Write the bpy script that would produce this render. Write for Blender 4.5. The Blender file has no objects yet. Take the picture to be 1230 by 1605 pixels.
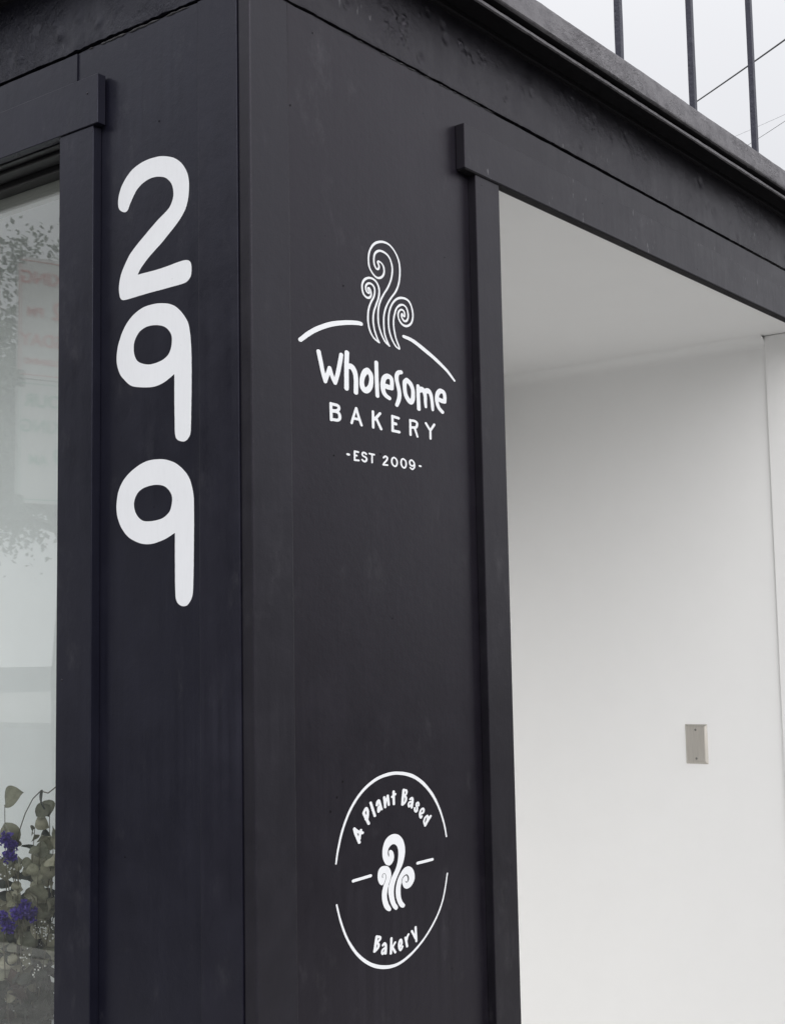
import bpy, bmesh, math, random
import numpy as np
from mathutils import Vector, Matrix, noise
random.seed(7); np.random.seed(7)
scene = bpy.context.scene
COL = scene.collection
# ------------------------------------------------------------------ camera
def make_camera():
    yaw, pitch, roll = math.radians(37.5694), math.radians(5.935), math.radians(-1.0507)
    cp, sp = math.cos(pitch), math.sin(pitch)
    F = Vector((cp*math.cos(yaw), cp*math.sin(yaw), sp))
    R = Vector((math.sin(yaw), -math.cos(yaw), 0)); U = R.cross(F)
    c, s = math.cos(roll), math.sin(roll)
    R2 = c*R + s*U; U2 = -s*R + c*U
    cd = bpy.data.cameras.new('camera'); co = bpy.data.objects.new('camera', cd); COL.objects.link(co)
    m = Matrix((R2, U2, -F)).transposed().to_4x4(); m.translation = (-1.4517, -1.3748, 1.6)
    co.matrix_world = m
    cd.sensor_fit = 'VERTICAL'; cd.sensor_height = 24.0; cd.lens = 24.0*2160.26/1605.0
    cd.clip_start = 0.05; cd.clip_end = 2000
    scene.camera = co
make_camera()
# ------------------------------------------------------------------ world (overcast) and soft sun
SUN_EL, SUN_AZ = math.radians(33), math.radians(238)      # azimuth of the sun measured from +X towards +Y
SKY_LOW, SKY_HIGH, SUN_STR = 0.85, 2.7, 1.9
def make_world():
    w = bpy.data.worlds.new('World'); scene.world = w; w.use_nodes = True
    nt = w.node_tree; nt.nodes.clear(); N = nt.nodes.new; L = nt.links.new
    sky = N('ShaderNodeTexSky'); sky.sky_type = 'NISHITA'; sky.sun_disc = False
    sky.sun_elevation = SUN_EL; sky.sun_rotation = math.pi/2 - SUN_AZ
    sc = N('ShaderNodeVectorMath'); sc.operation = 'SCALE'; sc.inputs['Scale'].default_value = 0.10
    L(sky.outputs[0], sc.inputs[0])
    tc = N('ShaderNodeTexCoord'); sx = N('ShaderNodeSeparateXYZ'); L(tc.outputs['Generated'], sx.inputs[0])
    ramp = N('ShaderNodeMapRange'); ramp.inputs['From Min'].default_value = 0; ramp.inputs['From Max'].default_value = 1
    ramp.inputs['To Min'].default_value = SKY_LOW-0.03; ramp.inputs['To Max'].default_value = SKY_HIGH
    pw = N('ShaderNodeMath'); pw.operation = 'POWER'; pw.inputs[1].default_value = 3.0; pw.use_clamp = True; L(sx.outputs['Z'], pw.inputs[0]); L(pw.outputs[0], ramp.inputs['Value'])
    no = N('ShaderNodeTexNoise'); no.inputs['Scale'].default_value = 2.2; no.inputs['Detail'].default_value = 4
    L(tc.outputs['Generated'], no.inputs['Vector'])
    nr = N('ShaderNodeMapRange'); nr.inputs['To Min'].default_value = 0.93; nr.inputs['To Max'].default_value = 1.07
    L(no.outputs['Fac'], nr.inputs['Value'])
    mu = N('ShaderNodeMath'); mu.operation = 'MULTIPLY'; L(ramp.outputs[0], mu.inputs[0]); L(nr.outputs[0], mu.inputs[1])
    col = N('ShaderNodeVectorMath'); col.operation = 'SCALE'; col.inputs[0].default_value = (0.985, 0.985, 1.01)
    L(mu.outputs[0], col.inputs['Scale'])
    mx = N('ShaderNodeMix'); mx.data_type = 'RGBA'; mx.inputs['Factor'].default_value = 0.90
    L(sc.outputs[0], mx.inputs['A']); L(col.outputs[0], mx.inputs['B'])
    bg = N('ShaderNodeBackground'); bg.inputs['Strength'].default_value = 1.0
    out = N('ShaderNodeOutputWorld'); L(mx.outputs['Result'], bg.inputs['Color']); L(bg.outputs[0], out.inputs[0])
make_world()
sd = bpy.data.lights.new('sun', 'SUN'); sd.energy = SUN_STR; sd.angle = math.radians(60); sd.color = (1.0, 0.985, 0.975)
so = bpy.data.objects.new('sun', sd); COL.objects.link(so)
_d = Vector((math.cos(SUN_EL)*math.cos(SUN_AZ), math.cos(SUN_EL)*math.sin(SUN_AZ), math.sin(SUN_EL)))
so.rotation_euler = _d.to_track_quat('Z', 'Y').to_euler(); so.location = _d*30
vs = scene.view_settings; vs.view_transform = 'Standard'; vs.look = 'None'; vs.exposure = 0.0; vs.gamma = 1.0
vs.use_curve_mapping = False
scene.cycles.max_bounces = 10; scene.cycles.transparent_max_bounces = 16

# ------------------------------------------------------------------ object helpers
def tag(o, label=None, cat=None, group=None, kind=None):
    if label: o['label'] = label
    if cat: o['category'] = cat
    if group: o['group'] = group
    if kind: o['kind'] = kind
    return o
def empty(name, loc=(0,0,0), **k):
    o = bpy.data.objects.new(name, None); COL.objects.link(o); o.location = loc
    o.empty_display_size = .1
    return tag(o, **k)
def link(name, me, mat=None, parent=None, **k):
    o = bpy.data.objects.new(name, me); COL.objects.link(o)
    if mat and not me.materials: me.materials.append(mat)
    if parent:
        o.parent = parent
        # geometry is written in world space: undo the parent's place
        M = Matrix.Identity(4); p = parent
        M = wm(parent).inverted(); o.matrix_parent_inverse = Matrix.Identity(4); o.matrix_basis = M
    return tag(o, **k)
def wm(o):
    m = o.matrix_basis.copy()
    return wm(o.parent) @ m if o.parent else m
def bm_obj(name, bm, mat=None, parent=None, smooth=False, recalc=True, **k):
    if recalc: bmesh.ops.recalc_face_normals(bm, faces=bm.faces)
    me = bpy.data.meshes.new(name); bm.to_mesh(me); bm.free()
    if smooth:
        for p in me.polygons: p.use_smooth = True
    return link(name, me, mat, parent, **k)
def fr(side, u, z, d):           # facade frame: u along the wall from the corner, z up, d outwards
    return Vector((u, -d, z)) if side == 'R' else Vector((-d, u, z))
def bbox(bm, lo, hi, bevel=0.0, seg=2):
    r = bmesh.ops.create_cube(bm, size=1); vs_ = r['verts']
    for v in vs_:
        v.co = Vector([(lo[i]+hi[i])/2 + v.co[i]*(hi[i]-lo[i]) for i in range(3)])
    if bevel > 0:
        es = list({e for v in vs_ for e in v.link_edges})
        bmesh.ops.bevel(bm, geom=es, offset=bevel, segments=seg, affect='EDGES', profile=.5)
def fbox(name, side, u0, u1, z0, z1, d0, d1, mat, parent=None, bevel=.0012, **k):
    a = fr(side, u0, z0, d0); b = fr(side, u1, z1, d1)
    lo = [min(a[i], b[i]) for i in range(3)]; hi = [max(a[i], b[i]) for i in range(3)]
    bm = bmesh.new(); bbox(bm, lo, hi, bevel)
    return bm_obj(name, bm, mat, parent, **k)
def wbox(name, lo, hi, mat, parent=None, bevel=0.0, **k):
    bm = bmesh.new(); bbox(bm, lo, hi, bevel); return bm_obj(name, bm, mat, parent, **k)
def n3(x, y, z, s=1.0): return noise.noise(Vector((x*s, y*s, z*s)))
def slab(name, side, u0, u1, z0, z1, d_back, d_front, mat, parent=None, step=.008, dfn=None, lo_fn=None, hi_fn=None, **k):
    """board with an uneven face and uneven lower/upper edges"""
    nu = max(2, int((u1-u0)/step)+1); nz = max(2, int((z1-z0)/step)+1)
    bm = bmesh.new(); g = []
    for i in range(nu):
        u = u0+(u1-u0)*i/(nu-1); zl = z0+(lo_fn(u) if lo_fn else 0); zh = z1+(hi_fn(u) if hi_fn else 0); row = []
        for j in range(nz):
            z = zl+(zh-zl)*j/(nz-1)
            e = min(1, min(j, nz-1-j)/2.0)
            d = d_front + (dfn(u, z) if dfn else 0) - (.0003 if j in (0, nz-1) else 0)
            row.append(bm.verts.new(fr(side, u, z, d)))
        g.append(row)
    for i in range(nu-1):
        for j in range(nz-1): bm.faces.new((g[i][j], g[i+1][j], g[i+1][j+1], g[i][j+1]))
    bk = [[bm.verts.new(fr(side, u0+(u1-u0)*i/(nu-1), (z0+(lo_fn(u0+(u1-u0)*i/(nu-1)) if lo_fn else 0)) if j == 0 else (z1+(hi_fn(u0+(u1-u0)*i/(nu-1)) if hi_fn else 0)), d_back)) for j in (0, 1)] for i in range(nu)]
    for i in range(nu-1):
        bm.faces.new((g[i][0], bk[i][0], bk[i+1][0], g[i+1][0])); bm.faces.new((g[i][-1], g[i+1][-1], bk[i+1][1], bk[i][1]))
        bm.faces.new((bk[i][0], bk[i][1], bk[i+1][1], bk[i+1][0]))
    for i in (0, nu-1):
        bm.faces.new([g[i][j] for j in range(nz)]+[bk[i][1], bk[i][0]])
    o = bm_obj(name, bm, mat, parent, smooth=False, **k)
    for p in o.data.polygons: p.use_smooth = len(p.vertices) == 4
    try: o.data.set_sharp_from_angle(angle=math.radians(35))
    except Exception: pass
    return o
def tube_mesh(pts, rad, n=8, cap=True):
    bm = bmesh.new(); rings = []
    P = [Vector(p) for p in pts]
    for i, p in enumerate(P):
        t = (P[min(i+1, len(P)-1)]-P[max(i-1, 0)]).normalized()
        a = t.orthogonal().normalized() if i == 0 else (rings_a - t*rings_a.dot(t)).normalized()
        rings_a = a; b = t.cross(a); r = rad[i] if hasattr(rad, '__len__') else rad
        rings.append([bm.verts.new(p + r*(math.cos(2*math.pi*k/n)*a+math.sin(2*math.pi*k/n)*b)) for k in range(n)])
    for i in range(len(rings)-1):
        for k in range(n): bm.faces.new((rings[i][k], rings[i][(k+1) % n], rings[i+1][(k+1) % n], rings[i+1][k]))
    if cap:
        bm.faces.new(rings[0][::-1]); bm.faces.new(rings[-1])
    return bm
def lathe(name, prof, c, mat, parent=None, n=32, **k):
    bm = bmesh.new(); rings = [[bm.verts.new((c[0]+r*math.cos(2*math.pi*i/n), c[1]+r*math.sin(2*math.pi*i/n), c[2]+z)) for i in range(n)] for r, z in prof]
    for a in range(len(rings)-1):
        for i in range(n): bm.faces.new((rings[a][i], rings[a][(i+1) % n], rings[a+1][(i+1) % n], rings[a+1][i]))
    bm.faces.new(rings[0][::-1])
    return bm_obj(name, bm, mat, parent, smooth=True, **k)

# ------------------------------------------------------------------ materials
def new_mat(name):
    m = bpy.data.materials.new(name); m.use_nodes = True
    nt = m.node_tree; b = nt.nodes['Principled BSDF']; return m, nt, b
def noise_node(nt, vec, scale, detail=3, rough=.5):
    n = nt.nodes.new('ShaderNodeTexNoise'); n.inputs['Scale'].default_value = scale; n.inputs['Detail'].default_value = detail
    n.inputs['Roughness'].default_value = rough; nt.links.new(vec, n.inputs['Vector']); return n.outputs['Fac']
def maprange(nt, v, a, b, c, d):
    n = nt.nodes.new('ShaderNodeMapRange'); n.inputs[1].default_value = a; n.inputs[2].default_value = b
    n.inputs[3].default_value = c; n.inputs[4].default_value = d; nt.links.new(v, n.inputs[0]); return n.outputs[0]
def mapping(nt, vec, sc):
    n = nt.nodes.new('ShaderNodeMapping'); n.inputs['Scale'].default_value = sc; nt.links.new(vec, n.inputs['Vector']); return n.outputs[0]
def math_node(nt, op, a, b=None, c=None):
    n = nt.nodes.new('ShaderNodeMath'); n.operation = op
    for i, v in enumerate((a, b, c)):
        if v is None: continue
        if isinstance(v, (int, float)): n.inputs[i].default_value = v
        else: nt.links.new(v, n.inputs[i])
    return n.outputs[0]
def mixcol(nt, fac, a, b):
    n = nt.nodes.new('ShaderNodeMix'); n.data_type = 'RGBA'; n.blend_type = 'MIX'
    nt.links.new(fac, n.inputs['Factor'])
    for s, v in (('A', a), ('B', b)):
        if isinstance(v, tuple): n.inputs[s].default_value = (*v, 1) if len(v) == 3 else v
        else: nt.links.new(v, n.inputs[s])
    return n.outputs['Result']
def add_bump(nt, b, h, strength, dist, prev=None):
    n = nt.nodes.new('ShaderNodeBump'); n.inputs['Strength'].default_value = strength; n.inputs['Distance'].default_value = dist
    nt.links.new(h, n.inputs['Height'])
    if prev is not None: nt.links.new(prev, n.inputs['Normal'])
    nt.links.new(n.outputs[0], b.inputs['Normal']); return n.outputs[0]
def paint(name, base, rough=.42, lumps=0.0, scuff=.6, peel=.25, dust=None, dust_lo=.5, spec=.50, chips=0.0, tint=(.95, .89, 1.0)):
    m, nt, b = new_mat(name)
    tc = nt.nodes.new('ShaderNodeTexCoord'); V = tc.outputs['Object']
    big = noise_node(nt, V, 2.3, 4, .6); mid = noise_node(nt, V, 14, 5, .65)
    streak = noise_node(nt, mapping(nt, V, (60, 60, 2.0)), 1.0, 4, .6)
    fine = noise_node(nt, V, 320, 2, .5)
    lighter = tuple(min(1, c*2.2+.012) for c in base); darker = tuple(c*.8 for c in base)
    f1 = maprange(nt, mid, .35, .7, 0, 1)
    c = mixcol(nt, f1, darker, base)
    f2 = math_node(nt, 'MULTIPLY', maprange(nt, big, .5, .75, 0, 1), maprange(nt, streak, .4, .7, 0, .5))
    c = mixcol(nt, f2, c, lighter)
    # sparse pale scuffs, rubbed chalky patches
    sv = noise_node(nt, mapping(nt, V, (9, 9, 5)), 1.0, 6, .75)
    pv = noise_node(nt, mapping(nt, V, (45, 45, 22)), 1.0, 5, .7)
    sc = math_node(nt, 'MULTIPLY', maprange(nt, sv, .56, .70, 0, 1), maprange(nt, pv, .42, .7, 0, scuff*.6))
    c = mixcol(nt, sc, c, (.085, .083, .09))
    if chips > 0:     # little drips and chips of pale primer
        cv = noise_node(nt, mapping(nt, V, (130, 130, 34)), 1.0, 3, .5)
        gate = maprange(nt, noise_node(nt, V, 6.0, 2), .52, .6, 0, 1)
        ch = math_node(nt, 'MULTIPLY', maprange(nt, cv, .675, .71, 0, chips), gate)
        c = mixcol(nt, ch, c, (.30, .30, .31))
    if dust:
        dv = noise_node(nt, V, 26, 6, .7)
        c = mixcol(nt, maprange(nt, dv, dust_lo-.15, dust_lo+.2, 0, 1), c, dust)
    nt.links.new(c, b.inputs['Base Color'])
    r = math_node(nt, 'ADD', maprange(nt, mid, .3, .7, rough-.05, rough+.06), math_node(nt, 'MULTIPLY', maprange(nt, streak, .3, .7, -1, 1), .035))
    nt.links.new(r, b.inputs['Roughness']); b.inputs['Specular IOR Level'].default_value = spec; b.inputs['Specular Tint'].default_value = (*tint, 1)
    nb = add_bump(nt, b, fine, peel, .0004)
    nb = add_bump(nt, b, streak, .12, .0008, nb)
    nb = add_bump(nt, b, noise_node(nt, V, 55, 4, .6), .25, .0012, nb)
    if lumps > 0:
        lv = noise_node(nt, V, 19, 6, .72); gate = maprange(nt, noise_node(nt, V, 4.5, 2), .45, .62, .15, 1)
        h = math_node(nt, 'MULTIPLY', maprange(nt, lv, .42, .66, 0, 1), gate)
        nb = add_bump(nt, b, h, lumps, .006, nb)
        vo = nt.nodes.new('ShaderNodeTexVoronoi'); vo.inputs['Scale'].default_value = 38; nt.links.new(V, vo.inputs['Vector'])
        pit = math_node(nt, 'MULTIPLY', maprange(nt, vo.outputs['Distance'], .0, .16, -1, 0), gate)
        nb = add_bump(nt, b, pit, lumps, .004, nb)
    return m
DARK = (.0088, .0076, .0118); SKY_BLUED = (.0078, .0078, .0150); SKY_TINT = (.84, .85, 1.0)  # left front gets a bluer set: sky light mixed into the paint colour
M = {}
M['board'] = paint('charcoal wall paint', DARK, .34, 0, .7)
M['board2'] = paint('charcoal trim paint', (.0088, .0082, .0114), .34, 0, .6, chips=.4)
M['bead'] = paint('charcoal corner paint', DARK, .34, 0, .4)
M['frieze'] = paint('charcoal paint over rough plaster', (.0110, .0104, .0138), .37, .20, .8, chips=.3)
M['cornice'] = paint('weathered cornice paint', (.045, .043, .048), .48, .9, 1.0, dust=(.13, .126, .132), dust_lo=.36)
M['board_l'] = paint('sky blued wall paint', SKY_BLUED, .34, 0, .7, tint=SKY_TINT)
M['casing_l'] = paint('sky blued casing paint', SKY_BLUED, .34, 0, .6, tint=SKY_TINT)
M['bead'] = paint('charcoal corner paint', (.0125, .0116, .0160), .36, 0, .5, tint=(.93, .90, 1.0))
M['bead_l'] = paint('sky blued corner board paint', (.0104, .0100, .0176), .35, 0, .5, tint=SKY_TINT)  # left-front copy, blue of the sky light put into its colour
M['frieze_l'] = paint('sky blued paint over rough plaster', (.0092, .0093, .0150), .37, .38, .9, chips=.2, tint=SKY_TINT)
M['soffit'] = paint('soffit paint darkened for shade', (.007, .0068, .0075), .75, .15, .1, spec=.2)  # shade of undersides and groove painted in as a darker matte colour
M['casing'] = paint('charcoal casing paint', (.0088, .0082, .0114), .34, 0, .6)
M['iron'] = paint('railing paint', (.045, .048, .065), .40, .3, 1.0)
def white(name, base, rough=.5, wear=.0, bump=.08, spec=.4, mott=.965, wave=.12):
    m, nt, b = new_mat(name); tc = nt.nodes.new('ShaderNodeTexCoord'); V = tc.outputs['Object']
    mid = noise_node(nt, V, 9, 4, .6)
    c = mixcol(nt, maprange(nt, mid, .3, .7, 0, 1), tuple(x*mott for x in base), base)
    if wear > 0:
        st = noise_node(nt, mapping(nt, V, (150, 150, 30)), 1, 4, .6)
        c = mixcol(nt, maprange(nt, st, .45, .8, 0, wear*.5), c, tuple(x*.72 for x in base))
        pin = noise_node(nt, V, 260, 2, .5)
        gate = maprange(nt, noise_node(nt, V, 22, 2), .5, .62, 0, 1)
        c = mixcol(nt, math_node(nt, 'MULTIPLY', maprange(nt, pin, .735, .755, 0, wear), gate), c, (.04, .04, .045))
    nt.links.new(c, b.inputs['Base Color']); b.inputs['Roughness'].default_value = rough
    b.inputs['Specular IOR Level'].default_value = spec
    nb = add_bump(nt, b, noise_node(nt, V, 260, 3, .5), bump, .0006)
    add_bump(nt, b, noise_node(nt, V, 3.5, 3, .5), wave, .004, nb)
    return m
M['sign_white'] = white('white sign paint', (.87, .885, .91), .5, .25)
M['plaster'] = white('white alcove paint', (.90, .90, .892), .42, 0, .25, mott=.988, wave=.05)
M['display'] = white('white display wall', (.92, .93, .925), .5)
M['ceramic'] = white('white ceramic', (.75, .76, .78), .25)
M['stop'] = white('pale grey window stop', (.40, .40, .37), .5)
def simple(name, col, rough=.6, metal=0, bump=0, bscale=60, var=.0, vscale=8):
    m, nt, b = new_mat(name); tc = nt.nodes.new('ShaderNodeTexCoord'); V = tc.outputs['Object']
    if var > 0:
        c = mixcol(nt, maprange(nt, noise_node(nt, V, vscale, 5, .65), .3, .7, 0, 1), tuple(x*(1-var) for x in col), tuple(min(1, x*(1+var)) for x in col))
        nt.links.new(c, b.inputs['Base Color'])
    else: b.inputs['Base Color'].default_value = (*col, 1)
    b.inputs['Roughness'].default_value = rough; b.inputs['Metallic'].default_value = metal
    if bump: add_bump(nt, b, noise_node(nt, V, bscale, 4, .6), bump, .003)
    return m
M['concrete'] = simple('concrete paving', (.25, .246, .236), .85, 0, .4, 40, .25, 3)
M['bounce_floor'] = simple('pale bounce floor', (.48, .47, .45), .7, 0, .2, 30, .08, 4)  # unseen floor, made pale to bounce light up the alcove
M['asphalt'] = simple('asphalt', (.055, .055, .057), .9, 0, .5, 90, .3, 5)
M['wire'] = simple('black cable', (.07, .07, .075), .7)
M['sash'] = simple('black window sash', (.006, .006, .007), .35, 0, .1, 30, .3)
M['rail_top'] = M['iron']
M['pole'] = simple('galvanised steel', (.35, .36, .37), .45, .8, .1, 60, .2)
M['bark'] = simple('bark', (.08, .06, .045), .9, 0, 1, 30, .4, 12)
M['signface'] = simple('white sign sheet', (.40, .40, .385), .5)
M['red'] = simple('red sign print', (.36, .05, .045), .5)
M['green'] = simple('green sign print', (.05, .20, .12), .5)
M['glass_dark'] = simple('dark window glass', (.02, .022, .025), .06)
M['roof'] = simple('dark roofing', (.05, .05, .05), .8, 0, .4, 20, .3)
def steel():
    m, nt, b = new_mat('brushed stainless steel'); tc = nt.nodes.new('ShaderNodeTexCoord'); V = tc.outputs['Object']
    br = noise_node(nt, mapping(nt, V, (1, 500, 14)), 1, 3, .6)
    nt.links.new(mixcol(nt, maprange(nt, br, .3, .7, 0, 1), (.52, .495, .455), (.64, .61, .56)), b.inputs['Base Color'])
    b.inputs['Metallic'].default_value = .9; nt.links.new(maprange(nt, br, .3, .7, .36, .48), b.inputs['Roughness'])
    add_bump(nt, b, br, .1, .0003); return m
M['steel'] = steel()
M['filler'] = simple('worn joint filler', (.06, .059, .064), .6, 0, .6, 120, .6, 60)
M['screw'] = simple('steel screw', (.22, .215, .20), .4, .7)
def pane_mat(gain=2.1):
    m = bpy.data.materials.new('window glass'); m.use_nodes = True; nt = m.node_tree; nt.nodes.clear()
    out = nt.nodes.new('ShaderNodeOutputMaterial'); mx = nt.nodes.new('ShaderNodeMixShader')
    tr = nt.nodes.new('ShaderNodeBsdfTransparent'); tr.inputs['Color'].default_value = (.975, .99, .985, 1)
    gl = nt.nodes.new('ShaderNodeBsdfGlossy'); gl.inputs['Roughness'].default_value = .004; gl.inputs['Color'].default_value = (1, 1, 1, 1)
    geo = nt.nodes.new('ShaderNodeNewGeometry'); dt = nt.nodes.new('ShaderNodeVectorMath'); dt.operation = 'DOT_PRODUCT'
    nt.links.new(geo.outputs['Incoming'], dt.inputs[0]); nt.links.new(geo.outputs['Normal'], dt.inputs[1])
    c = math_node(nt, 'ABSOLUTE', dt.outputs['Value']); c = math_node(nt, 'POWER', math_node(nt, 'SUBTRACT', 1.0, c), 5.0)
    k = math_node(nt, 'MINIMUM', math_node(nt, 'MULTIPLY', math_node(nt, 'MULTIPLY_ADD', c, .96, .04), gain), 1.0)
    nt.links.new(k, mx.inputs[0]); nt.links.new(tr.outputs[0], mx.inputs[1]); nt.links.new(gl.outputs[0], mx.inputs[2])
    nt.links.new(mx.outputs[0], out.inputs[0]); return m
M['pane'] = pane_mat()
def leaf_mat(name, a, b_, c_, trans=.25, rough=.6):
    m, nt, b = new_mat(name); oi = nt.nodes.new('ShaderNodeObjectInfo'); geo = nt.nodes.new('ShaderNodeNewGeometry')
    tc = nt.nodes.new('ShaderNodeTexCoord')
    rp = nt.nodes.new('ShaderNodeValToRGB'); e = rp.color_ramp.elements; e[0].color = (*a, 1); e[1].color = (*c_, 1)
    x = rp.color_ramp.elements.new(.5); x.color = (*b_, 1)
    s = math_node(nt, 'ADD', math_node(nt, 'MULTIPLY', oi.outputs['Random'], .6), math_node(nt, 'MULTIPLY', geo.outputs['Random Per Island'], .4))
    nt.links.new(s, rp.inputs[0])
    nn = noise_node(nt, tc.outputs['Object'], 3.2 if 'eucalyptus' in name else 60, 5, .65)
    mm = nt.nodes.new('ShaderNodeMix'); mm.data_type = 'RGBA'; mm.blend_type = 'MULTIPLY'; mm.inputs['Factor'].default_value = .8
    nt.links.new(rp.outputs[0], mm.inputs['A']); nt.links.new(mixcol(nt, maprange(nt, nn, .3, .7, 0, 1), (.45, .45, .42), (1, 1, 1)), mm.inputs['B'])
    nt.links.new(mm.outputs['Result'], b.inputs['Base Color']); b.inputs['Roughness'].default_value = rough
    return m
M['euc'] = leaf_mat('dried eucalyptus leaf', (.07, .08, .055), (.25, .245, .17), (.52, .48, .36))
M['euc_dark'] = leaf_mat('dark green leaf', (.012, .018, .013), (.022, .030, .020), (.05, .058, .04))
M['brown_leaf'] = leaf_mat('brown dried leaf', (.03, .02, .018), (.055, .03, .024), (.09, .055, .04))
M['purple'] = leaf_mat('purple statice', (.035, .014, .19), (.055, .022, .30), (.09, .04, .42))
M['whitebud'] = simple('white bud', (.65, .65, .62), .6)
M['stem'] = simple('dry stem', (.10, .09, .06), .7, 0, .2, 50, .3)
M['foliage'] = leaf_mat('street tree leaf', (.025, .04, .015), (.045, .065, .025), (.08, .10, .04))

# ------------------------------------------------------------------ painted lettering (traced on the walls in 0.1 mm)
NUM=[('2',[[(2763,23176),(2862,23246),(2891,23350),(2863,23504),(2757,23676),(2547,23835),(2270,23907),(1997,23909),(1795,23873),(1579,23789),(1415,23662),(1301,23494),(1260,23332),(1270,23123),(1336,22927),(1500,22751),(1864,22496),(2133,22336),(2338,22184),(2423,22081,1),(1898,22082),(1436,22114),(1275,22094),(1217,22018),(1211,21901),(1244,21815),(1357,21755),(1766,21743),(2235,21737),(2734,21725),(2829,21770),(2865,21909),(2841,22086),(2753,22263),(2579,22471),(2269,22685),(1964,22873),(1713,23009),(1624,23131),(1607,23269),(1663,23412),(1779,23518),(1930,23572),(2099,23592),(2270,23564),(2425,23490),(2512,23401),(2598,23286),(2668,23180)]]),('9',[[(1849,21521),(1634,21456),(1472,21347),(1311,21158),(1247,20964),(1217,20639),(1216,20184),(1227,19732),(1238,19439),(1270,19353),(1366,19293),(1510,19323),(1575,19410),(1587,19639),(1593,20006),(1592,20362,1),(1801,20271),(2017,20228),(2234,20241),(2541,20299),(2696,20398),(2836,20536),(2906,20702),(2914,20846),(2872,21032),(2751,21252),(2577,21415),(2337,21518),(2100,21543)],[(1999,21197),(1800,21134),(1668,21008),(1646,20866),(1702,20712),(1834,20628),(2033,20594),(2201,20600),(2387,20662),(2480,20758),(2514,20906),(2480,21043),(2371,21156),(2201,21206)]]),('9',[[(1902,19073),(1673,19020),(1480,18922),(1289,18746),(1195,18513),(1174,18289),(1176,17800),(1185,17358),(1202,17006),(1234,16898),(1328,16802),(1455,16800),(1556,16877),(1582,17045),(1587,17491),(1585,17912,1),(1773,17839),(2002,17786),(2200,17776),(2401,17812),(2639,17920),(2811,18094),(2898,18287),(2909,18475),(2854,18682),(2709,18856),(2470,18996),(2201,19074)],[(1935,18676),(1772,18620),(1658,18497),(1652,18372),(1707,18241),(1870,18152),(2117,18127),(2317,18155),(2452,18265),(2503,18396),(2476,18521),(2368,18627),(2167,18679)]])]
SOLID=([[(3302,12012),(3294,11987),(3257,11971),(3214,11986),(3151,12043),(3096,12137),(3063,12246),(3066,12331),(3097,12422),(3157,12500),(3240,12585),(3309,12697),(3334,12808),(3336,12886),(3309,12951),(3259,12990),(3201,13003),(3135,12984),(3084,12943),(3063,12884),(3071,12840),(3084,12820),(3098,12833),(3092,12872),(3090,12903),(3112,12920),(3148,12919),(3191,12895),(3218,12848),(3224,12795),(3200,12737),(3141,12693),(3076,12686),(2998,12720),(2943,12796),(2924,12884),(2941,12986),(3001,13082),(3097,13141),(3228,13159),(3344,13135),(3445,13066),(3501,12972),(3516,12865),(3495,12762),(3447,12662),(3371,12567),(3279,12457),(3225,12361),(3204,12277),(3206,12190),(3239,12090),(3281,12041)],[(3124,12013),(3113,11984),(3070,11978),(3006,12005),(2944,12066),(2904,12157),(2896,12252),(2909,12328),(2946,12413),(2896,12404),(2841,12436),(2800,12501),(2795,12575),(2825,12648),(2890,12689),(2983,12691),(3068,12668),(3124,12608),(3144,12528),(3123,12461),(3082,12389),(3044,12326),(3024,12243),(3032,12164),(3066,12090)],[(3486,12019),(3470,11986),(3419,11981),(3353,12012),(3290,12091),(3254,12192),(3252,12288),(3285,12396),(3338,12476),(3429,12560),(3504,12598),(3594,12607),(3683,12575),(3741,12510),(3761,12427),(3736,12351),(3658,12283),(3553,12258),(3472,12287),(3430,12341),(3412,12378),(3385,12321),(3378,12235),(3387,12147),(3429,12071)]],[[(2951,12412,83),(2988,12463,83),(3009,12516,92),(2993,12558,92),(2958,12578,92),(2930,12569,102),(2915,12541,102),(2922,12516,83)],[(3412,12370,83),(3428,12429,83),(3471,12462,129),(3538,12479,185),(3581,12443,203),(3591,12406,203),(3568,12370,129),(3534,12362,92),(3515,12382,74)],[(3147,12514,83),(3108,12438,83),(3074,12382,92)],[(3415,12566,83),(3347,12518,83),(3291,12447,92),(3255,12383,129)]])
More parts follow.
